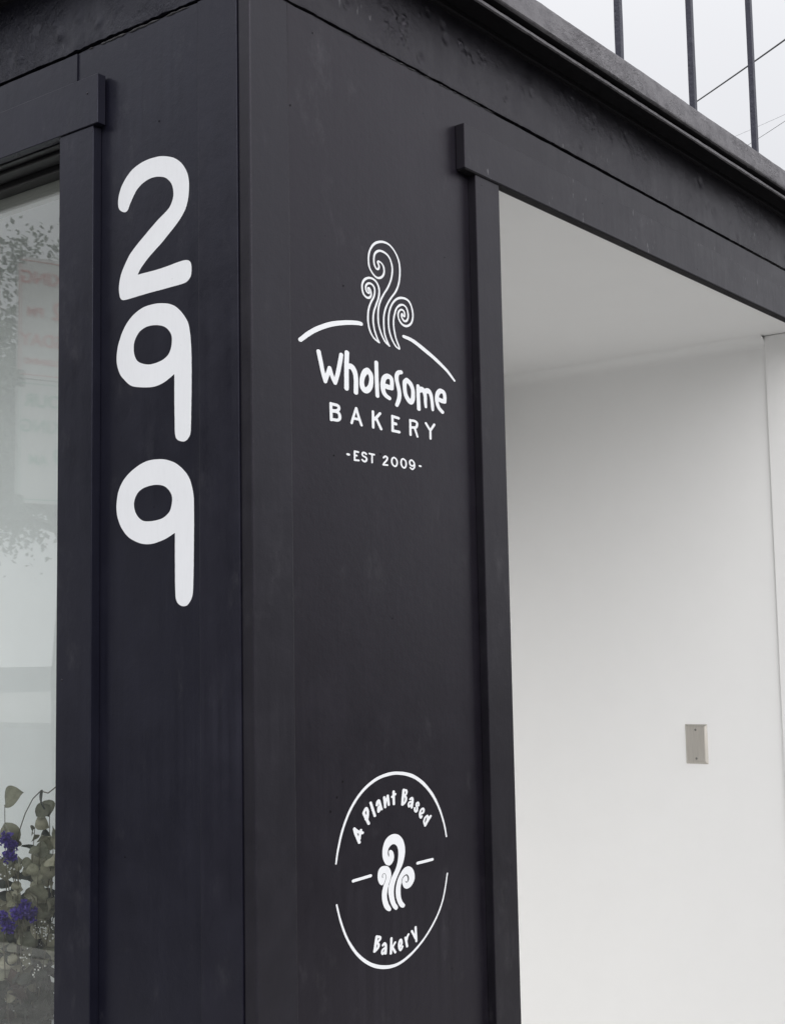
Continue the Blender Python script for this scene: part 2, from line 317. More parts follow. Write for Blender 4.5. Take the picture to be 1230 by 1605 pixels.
LET={'wholesome': [[(1538,20730,661),(1584,20582,661),(1633,20422,620),(1690,20277,558)],[(1690,20277,558),(1745,20399,620),(1797,20511,579)],[(1797,20511,579),(1858,20386,620),(1929,20287,579)],[(1929,20287,579),(1989,20436,661),(2044,20605,661),(2089,20768,641)],[(2233,20827,723),(2217,20602,723),(2209,20243,723)],[(2225,20593,620),(2319,20616,930),(2389,20583,868),(2438,20504,765),(2451,20384,723),(2443,20210,723)],[(2754,20616,930),(2829,20564,785),(2848,20474,703),(2819,20366,785),(2749,20297,930),(2684,20280,951),(2621,20317,827),(2598,20406,723),(2626,20502,785),(2692,20584,909),(2754,20616,930)],[(2986,20785,641),(2988,20567,641),(3000,20232,641)],[(3180,20434,723),(3272,20422,868),(3386,20415,723)],[(3389,20418,703),(3397,20519,641),(3369,20583,744),(3280,20601,847),(3195,20560,806),(3156,20483,785),(3151,20399,785),(3172,20319,744),(3234,20265,703),(3320,20237,661)],[(3651,20726,682),(3577,20706,682),(3533,20655,682),(3530,20580,682),(3565,20480,661),(3596,20379,682),(3590,20283,682),(3562,20215,682),(3521,20149,620)],[(3811,20614,806),(3902,20571,785),(3970,20485,682),(3979,20390,661),(3964,20302,744),(3909,20254,889),(3832,20289,785),(3768,20371,682),(3746,20485,682),(3754,20571,765),(3811,20614,806)],[(4126,20559,599),(4126,20410,641),(4136,20164,661)],[(4147,20489,930),(4232,20514,951),(4302,20478,765),(4328,20395,599),(4329,20309,579),(4338,20227,475)],[(4326,20493,827),(4412,20516,909),(4483,20471,682),(4516,20378,599),(4532,20271,579),(4537,20201,475)],[(4688,20414,723),(4808,20396,806),(4897,20391,641)],[(4897,20395,661),(4905,20486,641),(4870,20553,723),(4777,20565,827),(4701,20513,785),(4664,20420,682),(4676,20334,661),(4719,20263,641),(4774,20226,641),(4823,20200,641)]],'bakery': [[(1817,19947,448),(1822,19686,448)],[(1821,19941,465),(1928,19940,465),(1991,19931,465),(2011,19900,465),(1990,19864,465),(1926,19845,465),(1837,19840,465)],[(1837,19828,465),(1951,19834,465),(2014,19809,465),(2031,19770,465),(2023,19727,465),(1974,19700,465),(1897,19697,465),(1824,19696,465)],[(2445,19953,396),(2376,19814,396),(2324,19698,396)],[(2445,19953,413),(2508,19814,413),(2574,19695,413)],[(2382,19781,431),(2507,19780,431)],[(2876,19953,431),(2877,19696,431)],[(3062,19948,448),(2925,19836,448)],[(2953,19861,448),(3085,19693,448)],[(3394,19947,431),(3394,19698,431)],[(3394,19942,465),(3557,19932,465)],[(3398,19829,500),(3487,19825,500)],[(3394,19703,465),(3571,19699,465)],[(3885,19940,396),(3884,19690,396)],[(3888,19934,413),(3998,19939,413),(4070,19917,413),(4072,19872,413),(4038,19834,413),(3906,19818,413)],[(4008,19816,379),(4080,19682,379)],[(4331,19940,413),(4456,19829,413)],[(4574,19947,413),(4456,19829,413)],[(4457,19838,396),(4455,19689,396)]],'est': [[(2208,19183,344),(2244,19182,344)],[(2389,19249,293),(2385,19107,293)],[(2389,19249,293),(2481,19246,293)],[(2387,19186,276),(2440,19185,276)],[(2385,19108,293),(2491,19112,293)],[(2682,19234,293),(2646,19252,293),(2600,19249,293),(2581,19222,293),(2605,19196,293),(2665,19181,293),(2691,19155,293),(2670,19119,293),(2623,19111,293),(2577,19132,293)],[(2767,19251,293),(2888,19247,293)],[(2834,19250,276),(2831,19114,276)],[(3134,19223,293),(3186,19251,293),(3236,19231,293),(3218,19190,293),(3162,19146,293),(3126,19108,293)],[(3126,19106,276),(3237,19110,276)],[(3420,19256,276),(3479,19230,276),(3500,19180,276),(3480,19130,276),(3433,19110,276),(3377,19133,276),(3353,19185,276),(3373,19236,276),(3420,19256,276)],[(3669,19258,276),(3728,19233,276),(3746,19182,276),(3728,19128,276),(3684,19108,276),(3632,19132,276),(3608,19182,276),(3625,19240,276),(3669,19258,276)],[(3980,19197,276),(3928,19164,276),(3870,19173,276),(3844,19214,276),(3866,19249,276),(3902,19260,276),(3953,19238,276),(3980,19197,276),(3974,19143,276),(3919,19107,276),(3857,19128,276)],[(4119,19183,310),(4156,19182,310)]],'arcs': [[(1112,20844,633),(1405,21031,713),(1790,21201,739),(2185,21307,739),(2509,21361,686),(2603,21365,633)],[(3751,21354,528),(4010,21322,633),(4326,21223,686),(4649,21108,633),(4977,20962,528),(5213,20812,370)]],'steam': [[(3348,21123,276),(3278,21207,276),(3221,21325,276),(3205,21489,276),(3219,21632,276),(3285,21786,276),(3402,21938,276),(3542,22082,276),(3630,22230,276),(3671,22396,276),(3671,22553,276),(3623,22687,276),(3521,22795,276),(3388,22863,326),(3224,22873,376),(3060,22826,376),(2936,22740,326),(2853,22618,276),(2826,22485,276),(2846,22362,276),(2924,22276,276),(3023,22227,326),(3114,22233,351),(3197,22283,326),(3240,22363,276),(3222,22456,276),(3162,22501,276),(3096,22512,326),(3075,22488,326),(3105,22431,276),(3092,22389,326),(3057,22369,326),(3007,22390,276),(2973,22453,276),(2971,22542,276),(3004,22627,326),(3096,22690,376),(3199,22704,376),(3311,22685,326),(3402,22625,276),(3457,22520,276),(3462,22404,276),(3422,22266,276),(3336,22118,276),(3219,21979,276),(3124,21844,276),(3069,21706,276),(3055,21550,276),(3071,21426,276),(3138,21285,276),(3237,21175,276),(3348,21123,276)],[(3073,21134,276),(3015,21213,276),(2949,21341,276),(2923,21488,276),(2947,21632,276),(3010,21758,276),(3079,21899,276),(3098,22018,276),(3060,22113,276),(2971,22172,326),(2842,22178,376),(2721,22127,351),(2656,22043,276),(2648,21953,276),(2685,21872,301),(2763,21834,351),(2833,21844,351),(2878,21891,276),(2872,21960,276),(2829,22005,301),(2801,21984,276),(2831,21933,276),(2811,21914,276),(2766,21932,276),(2741,21984,276),(2759,22045,301),(2839,22087,351),(2929,22073,326),(2977,22007,276),(2954,21887,276),(2870,21769,276),(2812,21657,276),(2789,21539,276),(2792,21413,276),(2838,21283,276),(2935,21186,276),(3073,21134,276)],[(3617,21117,276),(3524,21147,276),(3423,21245,276),(3355,21375,276),(3333,21525,276),(3354,21683,276),(3420,21825,276),(3527,21936,301),(3654,22000,376),(3803,22019,376),(3919,21987,326),(3991,21895,276),(4019,21769,276),(3990,21658,276),(3917,21582,351),(3813,21545,401),(3704,21560,351),(3622,21630,276),(3603,21711,276),(3637,21775,276),(3707,21808,326),(3774,21782,276),(3785,21712,276),(3746,21707,276),(3720,21739,276),(3694,21708,276),(3717,21660,276),(3773,21625,351),(3833,21640,326),(3878,21697,276),(3880,21782,276),(3836,21866,276),(3757,21898,326),(3661,21878,351),(3565,21807,276),(3509,21699,276),(3474,21577,276),(3481,21449,276),(3528,21289,276),(3623,21138,276),(3617,21117,276)]],'ring': [[(1788,12876,231),(1841,13080,277),(1964,13378,323),(2171,13672,369),(2450,13901,416),(2768,14046,462),(3092,14107,508),(3384,14106,508),(3719,14042,554),(4020,13903,508),(4285,13690,439),(4474,13448,323),(4604,13183,277),(4667,12959,231)],[(1791,12267,254),(1883,12002,277),(2041,11709,323),(2286,11439,416),(2588,11249,508),(2917,11147,554),(3257,11127,462),(3627,11222,393),(4011,11419,323),(4330,11679,277),(4537,11962,254),(4672,12352,231)]],'dashes': [[(2192,12567,462),(2617,12587,462)],[(3846,12624,462),(4255,12633,462)]],'plant': [[(2238,13347,450),(2270,13267,450),(2353,13131,450)],[(2240,13343,421),(2346,13286,421),(2437,13265,421)],[(2400,13311,363),(2372,13236,363),(2363,13183,363)],[(2472,13559,436),(2593,13392,436)],[(2472,13569,407),(2535,13630,407),(2570,13589,407),(2572,13522,407),(2556,13470,407),(2524,13466,407)],[(2650,13703,407),(2750,13494,407)],[(2809,13654,392),(2822,13700,392),(2859,13716,392),(2888,13660,392),(2912,13597,392),(2923,13582,392)],[(2893,13639,320),(2842,13610,320),(2840,13549,320),(2874,13573,320),(2888,13626,320)],[(2997,13756,392),(3018,13603,392)],[(3022,13641,305),(3053,13720,305),(3086,13772,305)],[(3088,13772,392),(3109,13632,392)],[(3243,13824,400),(3241,13746,400),(3245,13631,400)],[(3199,13746,358),(3288,13782,358)],[(3510,13827,427),(3486,13717,427),(3467,13603,427)],[(3521,13823,344),(3576,13815,344),(3588,13784,344),(3561,13750,344),(3507,13742,344)],[(3540,13729,372),(3570,13693,372),(3548,13639,372),(3475,13599,372)],[(3681,13666,358),(3729,13679,358),(3745,13647,358),(3737,13594,358),(3718,13529,358)],[(3732,13621,317),(3659,13618,317),(3630,13588,317),(3644,13550,317),(3694,13572,317),(3732,13601,317)],[(3906,13545,317),(3905,13578,317),(3885,13594,317),(3850,13580,317),(3845,13551,317),(3865,13515,317),(3860,13472,317),(3830,13451,317),(3799,13475,317),(3800,13512,317)],[(3964,13405,331),(4033,13422,331),(4043,13464,331),(4012,13482,331),(3962,13459,331),(3935,13408,331),(3940,13361,331),(3962,13342,331),(3985,13359,331)],[(4139,13355,317),(4076,13327,317),(4043,13270,317),(4067,13220,317),(4126,13274,317),(4158,13339,317)],[(4231,13339,372),(4150,13272,372),(4072,13203,372)]],'bakery2': [[(2747,11641,431),(2718,11540,431),(2686,11429,431)],[(2753,11638,379),(2828,11619,379),(2828,11588,379),(2766,11555,379)],[(2757,11553,379),(2794,11503,379),(2764,11461,379),(2689,11427,379)],[(2900,11485,379),(2940,11504,379),(2972,11472,379),(2970,11409,379),(2963,11349,379)],[(2958,11435,327),(2898,11422,327),(2872,11387,327),(2887,11354,327),(2936,11372,327),(2959,11403,327)],[(3118,11552,379),(3098,11325,379)],[(3213,11475,327),(3144,11415,327)],[(3141,11407,362),(3211,11323,362)],[(3338,11385,327),(3382,11426,327),(3373,11482,327),(3342,11487,327),(3313,11438,327),(3315,11373,327),(3352,11331,327),(3402,11378,327)],[(3483,11501,362),(3504,11429,362),(3523,11361,362)],[(3515,11460,327),(3538,11512,327),(3567,11540,327)],[(3657,11574,379),(3708,11508,379),(3748,11451,379)],[(3758,11619,379),(3764,11507,379),(3771,11400,379)]]}
def catmull(pts, closed=False, n=5):
    """pts: list of (x, y, w or corner flag)"""
    P = [np.array(p[:2], float) for p in pts]; W = [p[2] if len(p) > 2 else 0 for p in pts]
    out = []; N_ = len(P)
    for i in range(N_ if closed else N_-1):
        g = (lambda j: P[j % N_]) if closed else (lambda j: P[min(max(j, 0), N_-1)])
        p0, p1, p2, p3 = g(i-1), g(i), g(i+1), g(i+2)
        c1 = closed and len(pts[i % N_]) > 2; c2 = closed and len(pts[(i+1) % N_]) > 2
        m1 = (p2-p0)/2 if not c1 else (p2-p1); m2 = (p3-p1)/2 if not c2 else (p2-p1)
        L_ = np.linalg.norm(p2-p1)
        for m_ in (m1, m2):
            l_ = np.linalg.norm(m_)
            if l_ > 1.3*L_ and l_ > 0: m_ *= 1.3*L_/l_
        for k in range(n):
            t = k/n; h = (2*t**3-3*t*t+1, t**3-2*t*t+t, -2*t**3+3*t*t, t**3-t*t)
            q = h[0]*p1+h[1]*m1+h[2]*p2+h[3]*m2
            w = W[i % N_]*(1-t)+W[(i+1) % N_]*t
            out.append((q[0], q[1], w))
    if not closed: out.append((P[-1][0], P[-1][1], W[-1]))
    return out
def seg_dist(X, Y, a, b):
    dx, dy = b[0]-a[0], b[1]-a[1]; L2 = dx*dx+dy*dy+1e-18
    t = np.clip(((X-a[0])*dx+(Y-a[1])*dy)/L2, 0, 1)
    return np.hypot(X-a[0]-t*dx, Y-a[1]-t*dy), t
def stroke_field(X, Y, st, k, smooth=True):
    F_ = np.full(X.shape, 1.0)
    pts = catmull(st) if (smooth and len(st) > 2) else [tuple(p) for p in st]
    pts = [(p[0]*1e-4*k, p[1]*1e-4, p[2]*1e-5/2) for p in pts]
    xs, ys = X[0], Y[:, 0]
    for a, b in zip(pts[:-1], pts[1:]):
        m = max(a[2], b[2])+.002
        i0, i1 = np.searchsorted(xs, (min(a[0], b[0])-m, max(a[0], b[0])+m)); j0, j1 = np.searchsorted(ys, (min(a[1], b[1])-m, max(a[1], b[1])+m))
        if i1 <= i0 or j1 <= j0: continue
        d, t = seg_dist(X[j0:j1, i0:i1], Y[j0:j1, i0:i1], a, b)
        F_[j0:j1, i0:i1] = np.minimum(F_[j0:j1, i0:i1], d-(a[2]*(1-t)+b[2]*t))
    return F_
def poly_field(X, Y, poly, k):
    pts = [(p[0]*1e-4*k, p[1]*1e-4) for p in catmull(poly, True)]
    D = np.full(X.shape, 1.0); ins = np.zeros(X.shape, bool)
    for a, b in zip(pts, pts[1:]+pts[:1]):
        d, _ = seg_dist(X, Y, a, b); D = np.minimum(D, d)
        if a[1] != b[1]:
            c = ((a[1] > Y) != (b[1] > Y)) & (X < (b[0]-a[0])*(Y-a[1])/(b[1]-a[1])+a[0]); ins ^= c
    return np.where(ins, -D, D)
def grid_for(coords, k, step):
    a = np.array(coords, float)*1e-4
    x0, x1, y0, y1 = a[:, 0].min()*k-.006, a[:, 0].max()*k+.006, a[:, 1].min()-.006, a[:, 1].max()+.006
    return np.meshgrid(np.arange(x0, x1, step), np.arange(y0, y1, step))
def field_mesh(X, Y, F_, side, k, d):
    """flat sheet of paint covering F<0"""
    # brush wobble
    F_ = F_ + 0.00010*np.sin(X*210+2*np.sin(Y*150)) * np.sin(Y*190+1.7*np.sin(X*130))
    verts = []; faces = []; ny, nx = F_.shape; xs, ys = X[0], Y[:, 0]
    def V(x, y): verts.append(tuple(fr(side, x/k, y, d))); return len(verts)-1
    ins = F_ < 0
    for j in range(ny-1):
        a = ins[j]; b = ins[j+1]
        full = a[:-1] & a[1:] & b[:-1] & b[1:]; any_ = (a[:-1] | a[1:] | b[:-1] | b[1:]) & ~full
        i = 0; fi = np.flatnonzero(full)
        if len(fi):
            br = np.flatnonzero(np.diff(fi) > 1); st_ = np.r_[fi[0], fi[br+1]]; en = np.r_[fi[br], fi[-1]]
            for s, e in zip(st_, en):
                faces.append((V(xs[s], ys[j]), V(xs[e+1], ys[j]), V(xs[e+1], ys[j+1]), V(xs[s], ys[j+1])))
        for i in np.flatnonzero(any_):
            c = [(xs[i], ys[j], F_[j, i]), (xs[i+1], ys[j], F_[j, i+1]), (xs[i+1], ys[j+1], F_[j+1, i+1]), (xs[i], ys[j+1], F_[j+1, i])]
            pl = []
            for q in range(4):
                p, r = c[q], c[(q+1) % 4]
                if p[2] < 0: pl.append((p[0], p[1]))
                if (p[2] < 0) != (r[2] < 0):
                    t = p[2]/(p[2]-r[2]); pl.append((p[0]+(r[0]-p[0])*t, p[1]+(r[1]-p[1])*t))
            if len(pl) > 2: faces.append(tuple(V(*p) for p in pl))
    if side == 'L': faces = [f[::-1] for f in faces]
    me = bpy.data.meshes.new('paint'); me.from_pydata(verts, [], faces); me.update(); return me
def letter_object(name, strokes, side, k, parent, step=.0005, smooth=True, polys=(), negs=(), holes=(), d=.0012, **kw):
    co = [p[:2] for s in strokes for p in s]+[p[:2] for s in polys for p in s]
    X, Y = grid_for(co, k, step); F_ = np.full(X.shape, 1.0)
    for s in strokes: F_ = np.minimum(F_, stroke_field(X, Y, s, k, smooth))
    for s in polys: F_ = np.minimum(F_, poly_field(X, Y, s, k))
    for s in holes: F_ = np.maximum(F_, -poly_field(X, Y, s, k))
    for s in negs: F_ = np.maximum(F_, -stroke_field(X, Y, s, k))
    me = field_mesh(X, Y, F_, side, k, d); return link(name, me, M['sign_white'], parent, **kw)
# ================================================================== SETTING
EXT = 7.0
wbox('sidewalk', (-3.3, -3.3, -.15), (EXT+30, EXT+30, 0), M['concrete'], kind='structure')
bmr = bmesh.new(); bbox(bmr, (-3.45, -3.45, -.16), (40, -3.3, .004)); bbox(bmr, (-3.45, -3.3, -.16), (-3.3, 40, .004))
bm_obj('kerb', bmr, M['concrete'], kind='structure')
wbox('road', (-400, -400, -.40), (400, 400, -.15), M['asphalt'], kind='structure')
wbox('far_pavement', (-60, -60, -.15), (-22.0, 60, -.02), M['concrete'], kind='structure')
wbox('far_pavement', (-21.9, -60, -.15), (60, -22.0, -.02), M['concrete'], kind='structure')

# ================================================================== SHOP BUILDING
B = empty('shop_building', (0, 0, 0), label='charcoal painted corner shop front with white hand painted lettering and a white alcove', cat='building')
GZ = 2.6215      # groove between boards and plaster frieze
HT = 2.556       # top of head casings
HB = 2.472       # underside of head casings
# --- right-hand street front: corner board, panel, header
fbox('corner_board', 'R', 0.0, .0880, 0, GZ-.004, -.0212, .0034, M['bead'], B, .0030)
def dR(u, z): return .0002*n3(u, z, 0, 3.0)+.00008*n3(u, z, 5, 18)
slab('wall_panel', 'R', .0881, .6598, 0, GZ-.0028, -.045, 0, M['board'], B, step=.02, dfn=dR, hi_fn=lambda u: .0014*n3(u, 0, 1, 22)+.0012*n3(u, 0, 1, 60))
slab('header_panel', 'R', .6601, EXT, HB+.002, GZ-.0045, -.006, -.0003, M['board2'], B, step=.02, dfn=dR, hi_fn=lambda u: .0014*n3(u, 0, 1, 22))
# --- left-hand street front
def dL(u, z): return .0002*n3(u, z, 9, 3.0)+.00008*n3(u, z, 15, 18)
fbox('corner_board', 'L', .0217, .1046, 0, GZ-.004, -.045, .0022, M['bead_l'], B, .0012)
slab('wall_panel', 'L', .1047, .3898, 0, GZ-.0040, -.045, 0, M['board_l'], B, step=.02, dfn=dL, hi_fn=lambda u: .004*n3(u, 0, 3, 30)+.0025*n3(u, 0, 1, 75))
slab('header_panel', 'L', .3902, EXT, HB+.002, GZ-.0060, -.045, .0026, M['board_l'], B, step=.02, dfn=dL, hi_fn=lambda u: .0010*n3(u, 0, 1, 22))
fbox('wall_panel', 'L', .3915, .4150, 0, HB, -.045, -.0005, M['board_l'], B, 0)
# --- rough plaster frieze, both fronts
def lump(u, z, spots):
    s = 0
    for (a, b, r, h) in spots:
        q = math.hypot(u-a, z-b)/r
        if q < 1: s += h*(1-q*q)**2
    return s
spR = [(.365+random.uniform(-.035, .035), 2.675+random.uniform(-.028, .03), random.uniform(.0035, .010), random.uniform(.0006, .0020)*random.choice((1, 1, -1))) for _ in range(60)]
spR += [(.60+random.uniform(-.05, .05), 2.70+random.uniform(-.02, .02), random.uniform(.003, .009), random.uniform(.0006, .0020)*random.choice((1, -1))) for _ in range(16)]
spR += [(random.uniform(.15, 3.5), random.uniform(2.64, 2.75), random.uniform(.006, .02), random.uniform(.0006, .0022)*random.choice((1, -1))) for _ in range(90)]
spL = [(random.uniform(.06, .9), random.uniform(2.63, 2.75), random.uniform(.004, .018), random.uniform(.0006, .0026)*random.choice((1, 1, 1, -.5))) for _ in range(110)]
def fR(u, z): return .0008*n3(u, z, 2, 7)+.0009*n3(u, z, 4, 28)*(n3(u, z, 8, 3)+.6)+lump(u, z, spR)
def fL(u, z): return .0018*n3(u, z, 12, 5)+.0010*n3(u, z, 14, 24)+.0004*n3(u, z, 16, 70)+lump(u, z, spL)
slab('plaster_frieze', 'R', -.0035, 1.2, GZ, 2.775, -.06, .0034, M['frieze'], B, step=.0028, dfn=fR, lo_fn=lambda u: .0012*n3(u, 0, 2, 25)+.0006*n3(u, 0, 6, 90))
slab('plaster_frieze', 'R', 1.2, 2.6, GZ, 2.775, -.06, .0034, M['frieze'], B, step=.005, dfn=fR, lo_fn=lambda u: .0012*n3(u, 0, 2, 25)+.0006*n3(u, 0, 6, 90))
slab('plaster_frieze', 'R', 2.6, EXT, GZ, 2.775, -.06, .0034, M['frieze'], B, step=.03, dfn=fR)
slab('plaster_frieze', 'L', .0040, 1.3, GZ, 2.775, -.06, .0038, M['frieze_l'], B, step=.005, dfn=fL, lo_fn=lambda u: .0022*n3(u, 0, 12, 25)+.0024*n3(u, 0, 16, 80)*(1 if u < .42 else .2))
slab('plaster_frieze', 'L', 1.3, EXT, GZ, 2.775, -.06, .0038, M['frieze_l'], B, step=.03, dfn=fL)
# filler squeezed out of the joint
def caulk(side, pts, r, mat):
    rr = [r*(.5+.9*abs(n3(p[0], 3, 1, 45))) for p in pts]
    bm = tube_mesh([fr(side, u, z, d) for u, z, d in pts], rr, 6)
    return bm_obj('joint_filler', bm, mat, B, smooth=True)
def fillers(side, a, b, n, zoff, rmin, rmax):
    bm = bmesh.new()
    for _ in range(n):
        u = random.uniform(a, b); L_ = random.uniform(.008, .035); r = random.uniform(rmin, rmax); m_ = 8
        pts = [fr(side, u+L_*i/m_, GZ-zoff+.0012*n3((u+L_*i/m_), 1, 1, 60), .0002) for i in range(m_+1)]
        t2 = tube_mesh(pts, [r*max(.15, math.sin(math.pi*(i+.3)/(m_+.6)))*(.7+.5*abs(n3(i, u, 2, 7))) for i in range(m_+1)], 6)
        me_ = bpy.data.meshes.new('x'); t2.to_mesh(me_); t2.free(); bm.from_mesh(me_); bpy.data.meshes.remove(me_)
    bm_obj('joint_filler', bm, M['filler'], B, smooth=True, kind='stuff')
fillers('R', .14, .64, 22, .0035, .0008, .0018)
fillers('L', .10, .38, 20, .0050, .0012, .0030)
# --- cornice swept round the corner
def sweep(name, prof, mat, wob=0.0, segs=150, length=3.2, sharp=32, rough=0.0):
    """prof: list of (d, z); path runs down the left front, round the corner, along the right front"""
    path = [('L', EXT)] + [('L', length*(1-i/segs)) for i in range(segs)] + [('C', 0)] + [('R', length*(i+1)/segs) for i in range(segs)] + [('R', EXT)]
    bm = bmesh.new(); rows = []
    for s, u in path:
        r = []
        for k, (d, z) in enumerate(prof):
            dd = d; zz = z
            if wob and d > .02:
                q = u if s != 'L' else -u
                dd += wob*n3(q, k*.31, 1, 3.1)+rough*n3(q, k*.7, 2, 38); zz += wob*n3(q, k*.23, 7, 2.3)+rough*.8*n3(q, k*.7, 9, 42)
            if s == 'C': r.append(bm.verts.new((-dd, -dd, zz)))
            elif s == 'R': r.append(bm.verts.new((max(u, 0)-0 if u > 0 else -dd, -dd, zz)))
            else: r.append(bm.verts.new((-dd, u, zz)))
        rows.append(r)
    for a, b in zip(rows[:-1], rows[1:]):
        for i in range(len(prof)-1): bm.faces.new((a[i], a[i+1], b[i+1], b[i]))
    o = bm_obj(name, bm, mat, B, smooth=True)
    try: o.data.set_sharp_from_angle(angle=math.radians(sharp))
    except Exception: pass
    return o
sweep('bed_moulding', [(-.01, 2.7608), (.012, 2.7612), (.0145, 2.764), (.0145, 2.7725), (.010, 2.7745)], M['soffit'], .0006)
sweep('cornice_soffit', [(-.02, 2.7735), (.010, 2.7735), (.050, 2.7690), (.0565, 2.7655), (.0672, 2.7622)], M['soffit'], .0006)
sweep('drip_edge', [(.0600, 2.7660), (.0670, 2.7616), (.0712, 2.7628), (.0708, 2.7685), (.0690, 2.7702), (.052, 2.7712)], M['cornice'], .0010, rough=.0009)
sweep('cornice_neck', [(.046, 2.7705), (.050, 2.7815), (.0690, 2.7824), (.0715, 2.7830)], M['soffit'], .0006)  # recess under the crown, its shade painted by the dark material
sweep('cornice_crown', [(.0690, 2.7829), (.0765, 2.7836), (.0785, 2.7860), (.0782, 2.7910), (.0765, 2.8030), (.0745, 2.8160), (.0722, 2.8290), (.0700, 2.8400), (.0680, 2.8435), (.0640, 2.8452), (.0500, 2.8470), (.00, 2.8490), (-.30, 2.8500), (-.30, 2.70)], M['cornice'], .0016, rough=.0008)
wbox('roof_deck', (.02, .02, 2.66), (EXT, EXT, 2.84), M['roof'], B)

# --- window in the left-hand front
W0 = .4151
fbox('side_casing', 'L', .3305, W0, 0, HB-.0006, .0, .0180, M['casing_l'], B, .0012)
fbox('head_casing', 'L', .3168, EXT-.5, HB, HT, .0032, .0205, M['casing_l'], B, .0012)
win = empty('window', (0, 0, 0)); win.parent = B
fbox('window_jamb', 'L', W0-.03, W0-.001, .62, HB, -.13, -.001, M['sash'], win)
fbox('window_head', 'L', W0, EXT-.6, HB-.001, HB+.10, -.13, -.001, M['sash'], win, .001)
fbox('window_head_moulding', 'L', W0, EXT-.6, HB-.0075, HB-.0015, -.050, -.018, M['sash'], win, .0015)
fbox('sash_rail', 'L', W0, EXT-.6, HB-.0185, HB-.0015, -.090, -.051, M['sash'], win, .003)
fbox('window_sill', 'L', W0, EXT-.6, .62, .70, -.13, .02, M['sash'], win, .003)
fbox('glazing_stop', 'L', W0, EXT-.6, HB-.046, HB-.0190, -.096, -.078, M['stop'], win, .001)
pb = bmesh.new(); bbox(pb, (.068, W0-.01, .69), (.073, EXT-.7, HB-.012)); bm_obj('pane', pb, M['pane'], win)
# display space behind the pane
fbox('display_wall', 'L', .38, 3.2, .62, 2.60, -.360, -.335, M['display'], B, 0)
fbox('display_side', 'L', .350, .379, .62, 2.60, -.60, -.046, M['display'], B, 0)
fbox('display_side', 'L', 3.0, 3.05, .62, 2.60, -.334, -.10, M['display'], B, 0)
fbox('display_floor', 'L', .38, 3.2, .60, .70, -.334, -.131, M['display'], B, 0)
fbox('display_ceiling', 'L', .38, 3.2, 2.56, 2.62, -.334, -.131, M['display'], B, 0)
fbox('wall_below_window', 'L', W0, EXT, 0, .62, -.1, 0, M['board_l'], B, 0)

# --- alcove in the right-hand front
J0, AW = .657, 2.3203
fbox('side_casing', 'R', .5795, J0+.0005, 0, HB-.0006, .0, .0170, M['casing'], B, .0012)
fbox('head_casing', 'R', .5424, AW+.19, HB, HT, .0006, .0200, M['board2'], B, .0014)
fbox('side_casing', 'R', AW+.005, AW+.085, 0, HB-.0006, .0, .0170, M['board2'], B, .0012)
fbox('wall_panel', 'R', AW+.085, EXT, 0, HB, -.05, 0, M['board'], B, 0)
fbox('shade_strip', 'R', .5440, AW+.188, HB-.0022, HB-.0002, .0022, .0192, M['soffit'], B, .0005)  # added dark strip that paints the shade under the head casing
al = empty('alcove', (0, 0, 0)); al.parent = B
AD = 1.14
wbox('alcove_ceiling', (J0-.05, .0065, 2.500), (AW+.2, AD+.1, 2.56), M['plaster'], al)
wbox('alcove_wall', (AW, .150, .004), (AW+.12, AD, 2.4995), M['plaster'], al)
wbox('alcove_pilaster', (AW-.007, -.001, .004), (AW+.12, .1555, 2.4985), M['plaster'], al, .0015)
wbox('alcove_wall', (J0-.052, AD, .004), (AW+.12, AD+.1, 2.4995), M['plaster'], al)
wbox('alcove_wall', (J0-.052, .0, .004), (J0-.022, AD, 2.4995), M['plaster'], al)
cb = bmesh.new(); cr_ = .035; prev = None
for i in range(9):
    a_ = math.pi/2*i/8; x_ = AW-.0004-cr_*(1-math.cos(a_)) if False else AW-cr_+cr_*math.cos(a_); z_ = 2.4998-cr_+cr_*math.sin(a_)
    v_ = [cb.verts.new((x_+.0, y_, z_)) for y_ in (.156, AD)]
    if prev: cb.faces.new((prev[0], prev[1], v_[1], v_[0]))
    prev = v_
bm_obj('alcove_cove', cb, M['plaster'], al, smooth=True)
wbox('alcove_floor', (J0-.05, -.02, .0), (AW+.1, AD, .06), M['bounce_floor'], al)  # out of view; its pale colour serves as a reflector

# --- blank steel plate on the alcove wall
pl = empty('wall_plate', (AW, .4206, 1.3255), label='blank stainless steel switch plate with two screws on the white alcove wall', cat='wall plate')
bm = bmesh.new(); hw, hh, t, bv = .0350, .0572, .0058, .0070
lo = [bm.verts.new((0, sx*hw, sz*hh)) for sx, sz in ((-1, -1), (1, -1), (1, 1), (-1, 1))]
hi = [bm.verts.new((-t, sx*(hw-bv), sz*(hh-bv))) for sx, sz in ((-1, -1), (1, -1), (1, 1), (-1, 1))]
for i in range(4): bm.faces.new((lo[i], lo[(i+1) % 4], hi[(i+1) % 4], hi[i]))
bm.faces.new(hi); bm.faces.new(lo[::-1])
bmesh.ops.bevel(bm, geom=[e for e in bm.edges if all(v.co.x < -.001 for v in e.verts)], offset=.0008, segments=2, affect='EDGES')
bmesh.ops.recalc_face_normals(bm, faces=bm.faces)
me = bpy.data.meshes.new('plate'); bm.to_mesh(me); bm.free(); me.materials.append(M['steel'])
o = bpy.data.objects.new('plate', me); COL.objects.link(o); o.parent = pl
